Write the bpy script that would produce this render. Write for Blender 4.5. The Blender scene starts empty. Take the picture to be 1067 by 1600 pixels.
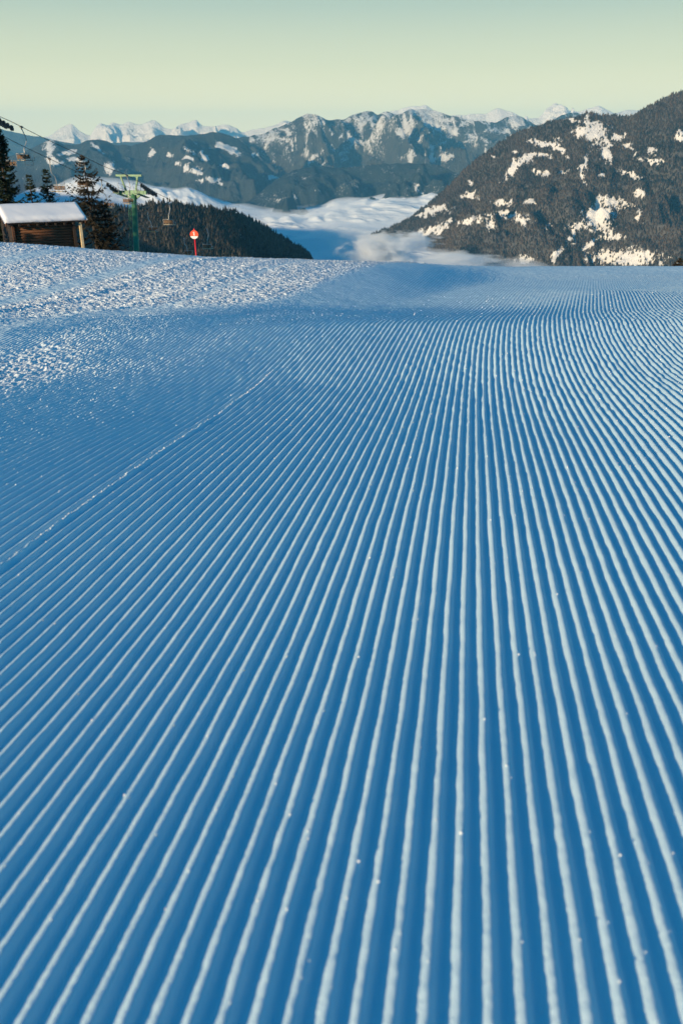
import bpy, math, random
import numpy as np
from mathutils import Vector, Matrix, Quaternion
R = math.radians
random.seed(7)
rng = np.random.default_rng(11)
scene = bpy.context.scene
C = scene.collection

# ------------------------------------------------------------------ camera
PITCH = R(23.12); CP, SP = math.cos(PITCH), math.sin(PITCH)
F = 1300.0                                   # focal length in photo pixels (photo is 1067 x 1600)
cd = bpy.data.cameras.new('camera'); cam = bpy.data.objects.new('camera', cd); C.objects.link(cam)
cam.location = (0, 0, 0); cam.rotation_euler = (R(90) - PITCH, 0, 0)
cd.sensor_fit = 'VERTICAL'; cd.sensor_height = 36.0; cd.sensor_width = 24.0
cd.lens = 36.0 * F / 1600.0
cd.clip_start = 0.05; cd.clip_end = 120000
cd.dof.use_dof = True; cd.dof.focus_distance = 6.0; cd.dof.aperture_fstop = 5.6
scene.camera = cam

def at(px, py, zc):
    """world point seen at photo pixel (px, py) at camera depth zc"""
    a = (px - 533.5) / F; b = (800.0 - py) / F
    return Vector((a * zc, (CP + b * SP) * zc, (-SP + b * CP) * zc))

def project(X, Y, Z):
    zc = Y * CP - Z * SP
    v = Y * SP + Z * CP
    return 533.5 + F * X / zc, 800.0 - F * v / zc

# ------------------------------------------------------------------ light
SUN_EL = R(10.6); SUN_AZ = (-0.65, -0.76)    # horizontal direction towards the sun: behind, to the left
n_ = math.hypot(*SUN_AZ); SUN_AZ = (SUN_AZ[0] / n_, SUN_AZ[1] / n_)
to_sun = Vector((SUN_AZ[0] * math.cos(SUN_EL), SUN_AZ[1] * math.cos(SUN_EL), math.sin(SUN_EL)))
sd = bpy.data.lights.new('sun', 'SUN'); sun = bpy.data.objects.new('sun', sd); C.objects.link(sun)
sd.energy = 5.0; sd.angle = R(0.6); sd.color = (1.0, 0.76, 0.47)
sun.rotation_euler = to_sun.to_track_quat('Z', 'Y').to_euler(); sun.location = (0, -10, 30)

w = bpy.data.worlds.new('World'); scene.world = w; w.use_nodes = True
nt = w.node_tree; nt.nodes.clear()
out = nt.nodes.new('ShaderNodeOutputWorld'); bg = nt.nodes.new('ShaderNodeBackground')
sky = nt.nodes.new('ShaderNodeTexSky'); sky.sky_type = 'NISHITA'; sky.sun_disc = False
sky.sun_elevation = SUN_EL; sky.sun_rotation = math.atan2(SUN_AZ[0], SUN_AZ[1]); sky.altitude = 1700
tc = nt.nodes.new('ShaderNodeTexCoord'); sp = nt.nodes.new('ShaderNodeSeparateXYZ')
ramp = nt.nodes.new('ShaderNodeValToRGB'); mx = nt.nodes.new('ShaderNodeMixRGB')
nt.links.new(tc.outputs['Generated'], sp.inputs[0]); nt.links.new(sp.outputs['Z'], ramp.inputs[0])
SKY = [(0.0, (.98, .82, .44)), (.05, (.86, .74, .39)), (.09, (.60, .575, .335)), (.14, (.375, .43, .315)),
       (.19, (.215, .33, .285)), (.30, (.0, .15, .26)), (1.0, (.0, .066, .188))]
SKY_BACK = [(0.0, (.12, .36, .52)), (.10, (.07, .32, .52)), (.25, (.0, .15, .30)), (.5, (.0, .10, .23)), (1.0, (.0, .066, .188))]   # the side behind the camera
while len(ramp.color_ramp.elements) < len(SKY): ramp.color_ramp.elements.new(0.5)
for e, (p_, c_) in zip(ramp.color_ramp.elements, SKY):
    e.position = p_; e.color = (*c_, 1)
ramp2 = nt.nodes.new('ShaderNodeValToRGB'); nt.links.new(sp.outputs['Z'], ramp2.inputs[0])
while len(ramp2.color_ramp.elements) < len(SKY_BACK): ramp2.color_ramp.elements.new(0.5)
for e, (p_, c_) in zip(ramp2.color_ramp.elements, SKY_BACK):
    e.position = p_; e.color = (*c_, 1)
side = nt.nodes.new('ShaderNodeMapRange'); side.interpolation_type = 'SMOOTHSTEP'
side.inputs['From Min'].default_value = .75; side.inputs['From Max'].default_value = .15
nt.links.new(sp.outputs['Y'], side.inputs['Value'])
mz = nt.nodes.new('ShaderNodeMixRGB'); nt.links.new(side.outputs[0], mz.inputs[0]); nt.links.new(ramp.outputs[0], mz.inputs[1]); nt.links.new(ramp2.outputs[0], mz.inputs[2])
gain = nt.nodes.new('ShaderNodeVectorMath'); gain.operation = 'SCALE'; gain.inputs['Scale'].default_value = 10.0
nt.links.new(mz.outputs[0], gain.inputs[0])
mx.blend_type = 'MIX'; mx.inputs[0].default_value = 0.96
nt.links.new(sky.outputs[0], mx.inputs[1]); nt.links.new(gain.outputs[0], mx.inputs[2])
nt.links.new(mx.outputs[0], bg.inputs[0]); bg.inputs[1].default_value = 0.1
nt.links.new(bg.outputs[0], out.inputs[0])

scene.view_settings.view_transform = 'Standard'; scene.view_settings.look = 'None'
scene.view_settings.exposure = 0.66; scene.view_settings.gamma = 1.0
scene.cycles.max_bounces = 6; scene.cycles.diffuse_bounces = 3; scene.cycles.transparent_max_bounces = 12
scene.cycles.volume_bounces = 4

# ------------------------------------------------------------------ helpers
_perm = rng.permutation(4096)
_val = rng.random(4096) * 2 - 1
def vnoise(x, y, seed=0):
    xi = np.floor(x).astype(np.int64); yi = np.floor(y).astype(np.int64)
    fx = x - xi; fy = y - yi
    fx = fx * fx * fx * (fx * (fx * 6 - 15) + 10); fy = fy * fy * fy * (fy * (fy * 6 - 15) + 10)
    def h(i, j): return _val[_perm[(_perm[(i + seed * 131) & 4095] + j) & 4095]]
    a = h(xi, yi); b = h(xi + 1, yi); c = h(xi, yi + 1); d = h(xi + 1, yi + 1)
    return (a + (b - a) * fx) * (1 - fy) + (c + (d - c) * fx) * fy
def fbm(x, y, oct=5, seed=0, gain=.5, lac=2.03):
    s = np.zeros(np.broadcast(x, y).shape); a = 1.0; t = 0
    for o in range(oct):
        s = s + a * vnoise(x, y, seed + o); t += a; a *= gain
        x = x * lac * .8 + y * lac * .6 + 3.1; y = y * lac * .8 - x * .6 * .5 + 7.7
    return s / t
def ridged(x, y, oct=5, seed=0, gain=.5):
    s = 0; a = 1.0; t = 0; prev = 1.0
    for o in range(oct):
        n = 1 - np.abs(vnoise(x, y, seed + o)) * 1.6
        n = np.clip(n, 0, 1)
        s = s + a * n * (.4 + .6 * prev); prev = np.clip(n * 1.4, 0, 1); t += a; a *= gain
        x, y = x * 1.7 + y * 1.1 + 5.2, y * 1.7 - x * 1.1 + 1.3
    return s / t
def sst(x, a, b):
    t = np.clip((x - a) / (b - a), 0, 1); return t * t * (3 - 2 * t)

def mesh_np(name, verts, faces, mat=None, parent=None, smooth=False, attrs=None, kind=None, nside=4):
    verts = np.asarray(verts, dtype=np.float32).reshape(-1, 3); faces = np.asarray(faces, dtype=np.int32).reshape(-1, nside)
    me = bpy.data.meshes.new(name)
    me.vertices.add(len(verts)); me.vertices.foreach_set('co', verts.ravel())
    me.loops.add(faces.size); me.loops.foreach_set('vertex_index', faces.ravel())
    me.polygons.add(len(faces)); me.polygons.foreach_set('loop_start', np.arange(0, faces.size, nside, dtype=np.int32))
    me.polygons.foreach_set('loop_total', np.full(len(faces), nside, dtype=np.int32))
    if smooth: me.polygons.foreach_set('use_smooth', np.ones(len(faces), dtype=bool))
    me.update(calc_edges=True)
    if attrs:
        for k, v in attrs.items():
            at_ = me.attributes.new(k, 'FLOAT', 'POINT'); at_.data.foreach_set('value', np.asarray(v, dtype=np.float32).ravel())
    o = bpy.data.objects.new(name, me); C.objects.link(o)
    if mat: me.materials.append(mat)
    if parent: o.parent = parent
    if kind: o['kind'] = kind
    return o
def grid_faces(nr, nc, off=0):
    i = np.arange(nr - 1)[:, None] * nc + np.arange(nc - 1)[None, :] + off
    return np.stack([i, i + 1, i + nc + 1, i + nc], -1).reshape(-1, 4)

class MB:
    """collects shapes, builds ONE mesh object"""
    def __init__(s): s.v = []; s.f = []
    def add(s, vs, fs):
        o = len(s.v); s.v += [tuple(v) for v in vs]; s.f += [tuple(i + o for i in f) for f in fs]; return s
    def box(s, c, d, M=None, bev=0):
        x, y, z = [k / 2 for k in d]
        vs = [Vector((sx * x, sy * y, sz * z)) for sz in (-1, 1) for sy in (-1, 1) for sx in (-1, 1)]
        if M is not None: vs = [M @ v for v in vs]
        vs = [v + Vector(c) for v in vs]
        return s.add(vs, [(0, 2, 3, 1), (4, 5, 7, 6), (0, 1, 5, 4), (2, 6, 7, 3), (0, 4, 6, 2), (1, 3, 7, 5)])
    def beam(s, p, q, wx, wy=None, up=(0, 0, 1)):
        """rectangular bar from p to q"""
        p, q = Vector(p), Vector(q); wy = wy or wx; d = (q - p); L = d.length; d.normalize()
        a = d.cross(Vector(up));
        if a.length < .01: a = d.cross(Vector((0, 1, 0)))
        a.normalize(); b = a.cross(d)
        M = Matrix((a, d, b)).transposed()
        return s.box((p + q) / 2, (wx, L, wy), M)
    def tube(s, pts, r, n=8, cap=True):
        pts = [Vector(p) for p in pts]; rs = r if isinstance(r, (list, tuple)) else [r] * len(pts)
        vs = []; a = None
        for i, p in enumerate(pts):
            d = (pts[min(i + 1, len(pts) - 1)] - pts[max(i - 1, 0)]).normalized()
            if a is None:
                a = d.cross(Vector((0, 0, 1)))
                if a.length < .05: a = d.cross(Vector((1, 0, 0)))
            a = (a - d * a.dot(d)).normalized(); b = d.cross(a)
            for k in range(n):
                t = 2 * math.pi * k / n; vs.append(p + (a * math.cos(t) + b * math.sin(t)) * rs[i])
        fs = [(i * n + k, i * n + (k + 1) % n, (i + 1) * n + (k + 1) % n, (i + 1) * n + k) for i in range(len(pts) - 1) for k in range(n)]
        if cap: fs += [tuple(range(n))[::-1], tuple((len(pts) - 1) * n + k for k in range(n))]
        return s.add(vs, fs)
    def disc(s, c, axis, r, t, n=20):
        axis = Vector(axis).normalized(); c = Vector(c)
        return s.tube([c - axis * t / 2, c + axis * t / 2], r, n)
    def build(s, name, mat, parent=None, smooth=False, loc=None):
        me = bpy.data.meshes.new(name); me.from_pydata(s.v, [], s.f)
        if smooth:
            for p in me.polygons: p.use_smooth = True
        me.update(); o = bpy.data.objects.new(name, me); C.objects.link(o)
        if mat: me.materials.append(mat)
        if parent: o.parent = parent
        if loc is not None: o.location = loc
        return o

def tag(o, label, cat, group=None, kind=None):
    o['label'] = label; o['category'] = cat
    if group: o['group'] = group
    if kind: o['kind'] = kind
    return o
def thing(name, loc, label, cat, group=None, rz=0):
    o = bpy.data.objects.new(name, None); C.objects.link(o); o.empty_display_size = .3
    o.location = loc; o.rotation_euler = (0, 0, rz); return tag(o, label, cat, group)
def copy_tree(o, parent=None):
    c = o.copy(); C.objects.link(c); c.parent = parent
    for ch in o.children: copy_tree(ch, c)
    return c

# ------------------------------------------------------------------ materials
class NT:
    def __init__(s, name):
        s.m = bpy.data.materials.new(name); s.m.use_nodes = True; s.t = s.m.node_tree
        s.b = s.t.nodes['Principled BSDF']; s.out = s.t.nodes['Material Output']
    def n(s, typ, **kw):
        nd = s.t.nodes.new(typ)
        for k, v in kw.items():
            if k in nd.inputs.keys() if hasattr(nd.inputs, 'keys') else False: nd.inputs[k].default_value = v
            else: setattr(nd, k, v)
        return nd
    def l(s, a, b): s.t.links.new(a, b)
    def coord(s): return s.n('ShaderNodeTexCoord').outputs['Object']
    def noise(s, scale, detail=4, rough=.55, vec=None, stretch=None):
        nd = s.n('ShaderNodeTexNoise'); nd.inputs['Scale'].default_value = scale; nd.inputs['Detail'].default_value = detail
        nd.inputs['Roughness'].default_value = rough
        v = vec or s.coord()
        if stretch:
            mp = s.n('ShaderNodeMapping'); mp.inputs['Scale'].default_value = stretch; s.l(v, mp.inputs[0]); v = mp.outputs[0]
        s.l(v, nd.inputs['Vector']); return nd.outputs['Fac']
    def ramp(s, fac, stops):
        nd = s.n('ShaderNodeValToRGB'); e = nd.color_ramp.elements
        while len(e) < len(stops): e.new(.5)
        for k, (p, c) in zip(e, stops): k.position = p; k.color = (*c, 1) if len(c) == 3 else c
        s.l(fac, nd.inputs[0]); return nd.outputs[0]
    def math(s, op, a, b=None, clamp=False):
        nd = s.n('ShaderNodeMath'); nd.operation = op; nd.use_clamp = clamp
        for i, x in enumerate((a, b)):
            if x is None: continue
            if isinstance(x, (int, float)): nd.inputs[i].default_value = x
            else: s.l(x, nd.inputs[i])
        return nd.outputs[0]
    def mix(s, fac, a, b):
        nd = s.n('ShaderNodeMixRGB')
        for i, x in enumerate((fac, a, b)):
            if isinstance(x, (int, float)): nd.inputs[i].default_value = x
            elif isinstance(x, tuple): nd.inputs[i].default_value = (*x, 1)
            else: s.l(x, nd.inputs[i])
        return nd.outputs[0]
    def attr(s, name):
        nd = s.n('ShaderNodeAttribute'); nd.attribute_name = name; return nd.outputs['Fac']
    def bump(s, h, strength=1.0, dist=1.0, normal=None):
        nd = s.n('ShaderNodeBump'); nd.inputs['Distance'].default_value = dist
        if isinstance(strength, (int, float)): nd.inputs['Strength'].default_value = strength
        else: s.l(strength, nd.inputs['Strength'])
        s.l(h, nd.inputs['Height'])
        if normal: s.l(normal, nd.inputs['Normal'])
        return nd.outputs[0]
    def base(s, c):
        if isinstance(c, tuple): s.b.inputs['Base Color'].default_value = (*c, 1)
        else: s.l(c, s.b.inputs['Base Color'])
    def rough(s, r): s.b.inputs['Roughness'].default_value = r

def simple(name, col, rough=.6, var=.25, scale=8, metal=0.0, bump=.0, bscale=40):
    t = NT(name); n = t.noise(scale, 5)
    t.base(t.ramp(n, [(.3, tuple(c * (1 - var) for c in col)), (.7, tuple(min(1, c * (1 + var)) for c in col))]))
    t.rough(rough); t.b.inputs['Metallic'].default_value = metal
    if bump: t.l(t.bump(t.noise(bscale, 4), bump, .01), t.b.inputs['Normal'])
    return t.m

def snow_ground_mat():
    t = NT('groomed_snow')
    t.base(t.mix(t.math('MULTIPLY', t.attr('rough_lit_mask'), 1.0, True), t.ramp(t.noise(2.0, 4), [(.3, (.61, .82, .93)), (.7, (.66, .87, .96))]), (.84, .92, .97))); t.rough(.65)  # rough snow whitened in colour to stand in for its sunlit brightness
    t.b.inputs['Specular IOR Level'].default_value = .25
    r = t.attr('rough_lit_mask')
    h1 = t.noise(90, 4, .65)                       # lumps of a centimetre or two
    h2 = t.noise(420, 2, .6)                       # grain
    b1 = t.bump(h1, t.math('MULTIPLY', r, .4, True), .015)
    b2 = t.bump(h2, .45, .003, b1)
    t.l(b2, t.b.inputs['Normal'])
    return t.m
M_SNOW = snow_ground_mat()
def snow_cap_mat():
    t = NT('soft_snow'); t.base((.88, .9, .92)); t.rough(.6)
    t.l(t.bump(t.noise(2.5, 4, .5), .2, .05), t.b.inputs['Normal']); return t.m
M_CAP = snow_cap_mat()
M_GREEN = simple('green_paint', (.062, .20, .10), .45, .3, 3, bump=.1)
M_BLACK = simple('black_rubber', (.018, .02, .022), .6, .3)
M_STEEL = simple('galvanised_steel', (.42, .42, .40), .4, .2, 6, .35)
M_DARKSTEEL = simple('dark_steel', (.05, .055, .06), .5, .2, 6, .3)
M_ROPE = simple('rope_steel', (.03, .03, .032), .5, .2, 6, .4)
M_SLAT = simple('chair_wood', (.11, .06, .028), .7, .35, 10)
M_SLAT2 = simple('chair_wood_pale', (.36, .28, .12), .7, .3, 10)
M_RED = simple('red_paint', (.62, .02, .03), .45, .12, 12)
M_ORANGE = simple('orange_red_reflective', (.85, .09, .03), .4, .1, 12)
M_WHITE = simple('white_paint', (.82, .82, .8), .5, .06, 12)
M_TIMBER = simple('pale_timber', (.62, .50, .30), .7, .2, 9)
M_BARK = simple('bark', (.045, .035, .028), .9, .35, 12)

def plank_mat(name, c1, c2, along='x'):
    t = NT(name)
    st = (1.2, 1.2, 26)
    g = t.noise(1.6, 6, .6, stretch=st)
    t.base(t.ramp(g, [(.3, c1), (.7, c2)])); t.rough(.8)
    t.l(t.bump(g, .5, .01), t.b.inputs['Normal']); return t.m
M_PLANK = plank_mat('weathered_planks', (.05, .02, .009), (.17, .07, .028))
M_DARKWOOD = plank_mat('dark_planks', (.016, .011, .008), (.035, .024, .017))

def foliage_mat(name, c1, c2, scale=1.2):
    t = NT(name); t.base(t.ramp(t.noise(scale, 3), [(.3, c1), (.7, c2)])); t.rough(.8)
    t.b.inputs['Specular IOR Level'].default_value = .15; return t.m
M_SPRUCE = foliage_mat('spruce_needles', (.010, .020, .014), (.028, .045, .026))
M_LARCH = foliage_mat('larch_twigs', (.012, .014, .011), (.034, .029, .02))

# ------------------------------------------------------------------ the snow slope
P = 0.032                                    # groove pitch
_by = np.array([-60, -20, -3, 0, .54, 1.0, 1.4, 2.0, 2.7, 3.5, 4.2, 5.0, 5.7, 6.4, 7.2, 9, 12, 15, 20, 25, 28, 31, 36, 42, 46, 50, 55, 62, 70, 80, 100, 200, 450, 1500])
_bz = np.array([5.2, 1.2, -.46, -.725, -.768, -.812, -.848, -.888, -.945, -1.015, -1.05, -1.055, -1.06, -1.13, -1.24, -1.455, -1.77, -2.07, -2.55, -3.01, -3.293, -3.70, -4.6, -5.7, -6.4, -7.0, -7.9, -9.4, -11.8, -15.4, -23, -72, -200, -760.])
def pchip(x, y, q):
    h = np.diff(x); d = np.diff(y) / h; m = np.zeros_like(y)
    for i in range(1, len(x) - 1):
        if d[i - 1] * d[i] > 0:
            w1 = 2 * h[i] + h[i - 1]; w2 = h[i] + 2 * h[i - 1]; m[i] = (w1 + w2) / (w1 / d[i - 1] + w2 / d[i])
    m[0] = d[0]; m[-1] = d[-1]
    i = np.clip(np.searchsorted(x, q) - 1, 0, len(h) - 1); t = (q - x[i]) / h[i]
    return ((1 + 2 * t) * (1 - t) ** 2 * y[i] + t * (1 - t) ** 2 * h[i] * m[i] + t * t * (3 - 2 * t) * y[i + 1] + t * t * (t - 1) * h[i] * m[i + 1])
def bell(x, c, s): return np.exp(-((x - c) / s) ** 2)
_th = np.array([-3, -.45, -.38, -.19, -.08, 0.0, .05, .09, .14, .20, .5, 3])
_ts = np.array([7.1, 7.1, 7.2, 7.3, 7.7, 8.3, 9.0, 10.2, 13, 17.0, 24, 24])        # where the bright bank begins to rise
_tc = np.array([16.2, 16.0, 15.6, 15.2, 15.7, 16.6, 17.6, 19.0, 21.8, 26.0, 28.0, 28.0])    # where it crests
_tz = np.array([.086, .0885, .0922, .1046, .1094, .1112, .1124, .1140, .1165, .1176, .1176, .1176])   # how far down it crests
_tw = np.array([7.2, 7.2, 7.2, 7.4, 8.4, 11.6, 15.0, 18.0, 23, 28, 35, 35])     # where the rough snow with sunlit white painted in begins
def bank(X, Y):
    th = np.clip(X / np.maximum(Y, 2.0), -2.9, 2.9)
    return pchip(_th, _ts, th), pchip(_th, _tc, th), pchip(_th, _tz, th), th
def ground(X, Y):
    X = np.asarray(X, float); Y = np.asarray(Y, float)
    z = pchip(_by, _bz, Y)
    near = 1 - sst(Y, 60, 160)
    z = z + .14 * sst(X, .6, 2.4) * bell(Y, 3.0, 1.3) + .10 * sst(X, 1.2, 3.4) * bell(Y, 9.5, 3.0)
    lf = sst(-X, -.2, 1.6); z = z - .10 * lf * bell(Y, 5.3, 1.5) * (1 - sst(Y, 5.5, 8))
    ys, yc, sc, th = bank(X, Y)
    Yp = np.maximum(Y, 2.0); sb = -z / Yp
    up = np.clip((Y - ys) / (yc - ys), 0, 1); up = up * up * (3 - 2 * up)
    back = 1 - sst(Y, yc, yc * 1.6 + 2)
    sg = sb + (sc - sb) * up * back
    z = np.where(Y > 5, -Yp * sg, z)
    bk = up * back
    z = z + .10 * fbm(X / 7, Y / 12, 3, 5) * sst(Y, 12, 24) * (1 - .8 * bk) + .012 * fbm(X / 1.1, Y / 3.0, 3, 9) * sst(Y, 1, 4) + .015 * bk * fbm(X / 1.8, Y / 4, 3, 15)
    z = z + 40 * fbm(X / 260, Y / 260, 4, 3) * sst(Y, 120, 500) + 3 * fbm(X / 60, Y / 60, 4, 3) * sst(np.abs(X), 60, 160)
    return z
def u_of(X, Y):
    s = np.where(Y > 0, np.logaddexp(0, (Y - 5.4) * 1.6) / 1.6, 0) 
    s = np.minimum(s, 14 + 0 * s)
    u = X - .149 * Y - .09 * s
    for _ in range(12):
        u = u * .5 + .5 * (X - .149 * Y - .09 * (1 + np.tanh(u / 1.2)) * s)
    return u
def x_of(u, Y):
    s = np.minimum(np.logaddexp(0, (Y - 5.4) * 1.6) / 1.6, 14)
    return u + .149 * Y + .09 * (1 + np.tanh(u / 1.2)) * s
def rough_lit(X, Y, u):
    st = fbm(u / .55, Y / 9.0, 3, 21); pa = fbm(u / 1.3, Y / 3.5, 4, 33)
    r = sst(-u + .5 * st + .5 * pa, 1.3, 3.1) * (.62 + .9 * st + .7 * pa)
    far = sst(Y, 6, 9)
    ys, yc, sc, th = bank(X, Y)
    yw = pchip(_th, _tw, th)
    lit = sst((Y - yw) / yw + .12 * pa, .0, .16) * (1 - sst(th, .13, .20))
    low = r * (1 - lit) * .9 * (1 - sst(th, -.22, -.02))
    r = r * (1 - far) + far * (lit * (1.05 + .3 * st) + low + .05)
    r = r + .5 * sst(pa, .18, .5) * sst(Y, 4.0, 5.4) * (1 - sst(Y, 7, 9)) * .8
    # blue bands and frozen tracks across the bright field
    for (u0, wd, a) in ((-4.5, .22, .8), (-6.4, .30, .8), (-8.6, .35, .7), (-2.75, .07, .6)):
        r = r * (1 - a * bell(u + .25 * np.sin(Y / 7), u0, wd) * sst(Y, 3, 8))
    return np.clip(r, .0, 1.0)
def groove_amp(u, Y, r):
    g = (1 - .8 * sst(r, .3, .95)) * (1 - sst(-u + .2 * np.sin(Y * .9), 2.0, 3.6))
    cut = 8.5 + 10 * sst(u, .0, 2.5)
    g = g * (1 - .65 * sst(Y, cut * .72, cut * 1.1)) * (1 - sst(Y, 17, 20))
    return g
def slope_z(X, Y, u, fine=True):
    z = ground(X, Y); r = rough_lit(X, Y, u)
    if fine:
        g = groove_amp(u, Y, r)
        wob = .0010 * vnoise(u / .03, Y / .11, 50) + .003 * fbm(u / .35, Y / .9, 3, 51)
        ph = (u + wob) / P
        k = np.floor(ph + .5)
        tq = ph - k; tq = np.where(tq < 0, -tq / .58, tq / .42); tq = np.where(tq > 1, 2 - tq, tq)   # the sunny flank is the longer one
        ph2 = ph + .64; kk = np.floor(ph2); fq = ph2 - kk; k = kk
        tq = np.where(fq < .64, 1 - fq / .64, (fq - .64) / .36)
        amp_far = 1 + .30 * sst(Y, 2, 4.5) * vnoise(k * 5.1, Y / .075, 63)
        c = .62 * (.5 + .5 * np.cos(np.pi * tq)) + .38 * (1 - np.sqrt(tq * tq + .012))
        amp = .0120 * (1 + .05 * vnoise(k * 3.7, Y / .22, 60) + .06 * vnoise(k * 1.3, Y / .035, 61))
        z = z + g * amp * amp_far * np.clip(c, 0, 1)
        z = z + g * .0011 * fbm(X / .005, Y / .007, 3, 70, .6) * c
        # crumbly old snow
        lump = fbm(X / .085, Y / .085, 4, 80); lump2 = np.clip(vnoise(X / .13, Y / .13, 85), 0, 1) ** 2
        fr_ = sst(Y, 5, 9)
        lump3 = fbm(X / .22, Y / .30, 4, 88, .7)
        crumb = vnoise(X / .014, Y / .018, 140)
        # added grainy ripples broken by noise, shaped to face the low sun and brighten
        q = (.62 * X + .78 * Y) / .058 + 1.5 * fbm(X / .075, Y / .085, 3, 171, .6); fq2 = q - np.floor(q)
        step = np.where(fq2 < .62, fq2 / .62, (1 - fq2) / .38) - .5
        z = z + np.clip(r * 1.15 - .12, 0, 1) * .026 * step * (.75 + .5 * vnoise(X / .05, Y / .05, 175)) * sst(Y, 3.5, 6)
        z = z + np.clip(r + .10 * fr_, 0, 1) * (.008 * crumb * (1 - fr_) + rng.uniform(-1, 1, X.shape) * fr_ * (.0030 + (.004 + .0016 * Y) * sst(Y, 14, 20)) + .004 * crumb * fr_ * (1 - sst(Y, 14, 20)))
        z = z + r * (.004 * lump + .003 * lump2 + .004 * lump3 * fr_) + (1 - g) * (.003 + .004 * fr_) * lump
        for (u0, a) in ((-3.3, .008), (-4.2, .014)):
            z = z + a * bell(u + .05 * np.sin(Y), u0, .10) * sst(Y, 2, 4)
        z = z + .0055 * (1 - sst(Y, 3.6, 5)) * bell(u, round(-1.02 / P) * P - .003, .008) * (.7 + .6 * vnoise(u * 0, Y / .025, 66))     # one raised seam between two passes
    return z, r

def snow_slope():
    V = []; Fc = []; A = []; off = 0
    def band(y0, y1, nrow, per, umin, umax):
        nonlocal off
        nc = int(round((umax - umin) / P * per)) + 1
        us = np.linspace(umin, umax, nc); ys = y0 * (y1 / y0) ** np.linspace(0, 1, nrow)
        U, Y = np.meshgrid(us, ys)
        X = x_of(U, Y); Z, r = slope_z(X, Y, U)
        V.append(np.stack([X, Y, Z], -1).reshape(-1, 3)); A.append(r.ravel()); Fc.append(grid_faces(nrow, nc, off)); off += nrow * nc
    band(.30, 2.4, 330, 10, -2.7, 2.1)
    band(2.4, 7.0, 420, 8, -5.2, 3.3)
    band(7.0, 20.0, 800, 4, -12.5, 6.0)
    # the rest: open grids that meet the bands
    def sheet(xs, ys, fine=False, drop=0):
        nonlocal off
        X, Y = np.meshgrid(xs, ys); U = u_of(X, Y)
        Z, r = slope_z(X, Y, U, fine)
        if drop: Z = Z - drop * np.ones_like(Z)
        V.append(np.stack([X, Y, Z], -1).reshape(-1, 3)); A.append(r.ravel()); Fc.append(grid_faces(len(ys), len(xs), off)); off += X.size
    sheet(np.linspace(-28, 28, 1500), 20 * (62 / 20) ** np.linspace(0, 1, 900), True)
    sheet(np.linspace(-28, 28, 120), np.linspace(-30, 20.0, 160), drop=.09)
    for sx in ((-28 - 406 * np.linspace(0, 1, 80) ** 2)[::-1], 28 + 404 * np.linspace(0, 1, 80) ** 2):
        sheet(sx, np.concatenate([np.linspace(-60, 62, 90)]))
    sheet(np.linspace(-434, 432, 260), 62 * (1500 / 62) ** np.linspace(0, 1, 160))
    V = np.concatenate(V); Fc = np.concatenate(Fc); A = np.concatenate(A)
    return mesh_np('snow_slope', V, Fc, M_SNOW, smooth=True, attrs={'rough_lit_mask': A}, kind='structure')
snow_slope()

def crumbs():
    """loose grains and pellets of snow lying on the piste"""
    n = 12000
    Y = .55 * (11 / .55) ** rng.random(n) ; X = (rng.random(n) * 2 - 1) * (.46 * Y + .2)
    U = u_of(X, Y)
    # most of them caught on the crests of the ridges
    on = rng.random(n) < .75
    Uc = np.round(U / P) * P + rng.normal(0, .003, n)
    U = np.where(on, Uc, U); X = x_of(U, Y)
    z, r = slope_z(X, Y, U)
    left = sst(-U, .6, 2.6)
    keep = rng.random(n) < (.05 + .22 * left * (Y < 2.2) + (.28 + .7 * left) * (Y > 2.2) + .3 * r)
    X, Y, z, r = X[keep], Y[keep], z[keep], r[keep]
    Ys = 1.0 + 3.4 * rng.random(520) ** 1.2; Us = np.full(520, round(-1.02 / P) * P - .003) + rng.normal(0, .005, 520)      # the seam between two passes
    Xs = x_of(Us, Ys); zs, rs_ = slope_z(Xs, Ys, Us)
    X = np.concatenate([X, Xs]); Y = np.concatenate([Y, Ys]); z = np.concatenate([z, zs]); r = np.concatenate([r, rs_]); n = len(X)
    rad = np.clip(rng.lognormal(-6.95, .38, n), .0006, .0022) * (1 + .5 * r) * (1 + .22 * np.clip(Y - 1.5, 0, 6))
    ico = [(0, 0, 1), (.89, 0, .45), (.28, .85, .45), (-.72, .53, .45), (-.72, -.53, .45), (.28, -.85, .45),
           (.72, .53, -.45), (-.28, .85, -.45), (-.89, 0, -.45), (-.28, -.85, -.45), (.72, -.53, -.45), (0, 0, -1)]
    fa = [(0, 1, 2), (0, 2, 3), (0, 3, 4), (0, 4, 5), (0, 5, 1), (1, 6, 2), (2, 7, 3), (3, 8, 4), (4, 9, 5), (5, 10, 1),
          (2, 6, 7), (3, 7, 8), (4, 8, 9), (5, 9, 10), (1, 10, 6), (6, 11, 7), (7, 11, 8), (8, 11, 9), (9, 11, 10), (10, 11, 6)]
    ico = np.array(ico); fa = np.array(fa)
    jit = 1 + .35 * (rng.random((n, 12, 1)) - .5)
    V = np.stack([X, Y, z + rad * .5], -1)[:, None, :] + ico[None] * rad[:, None, None] * jit
    Fc = fa[None] + (np.arange(n) * 12)[:, None, None]
    o = mesh_np('snow_crumbs', V, Fc, M_CAP, nside=3, kind='stuff')
    tag(o, 'loose crumbs of snow scattered over the groomed ridges', 'snow crumbs', kind='stuff')
crumbs()

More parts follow.
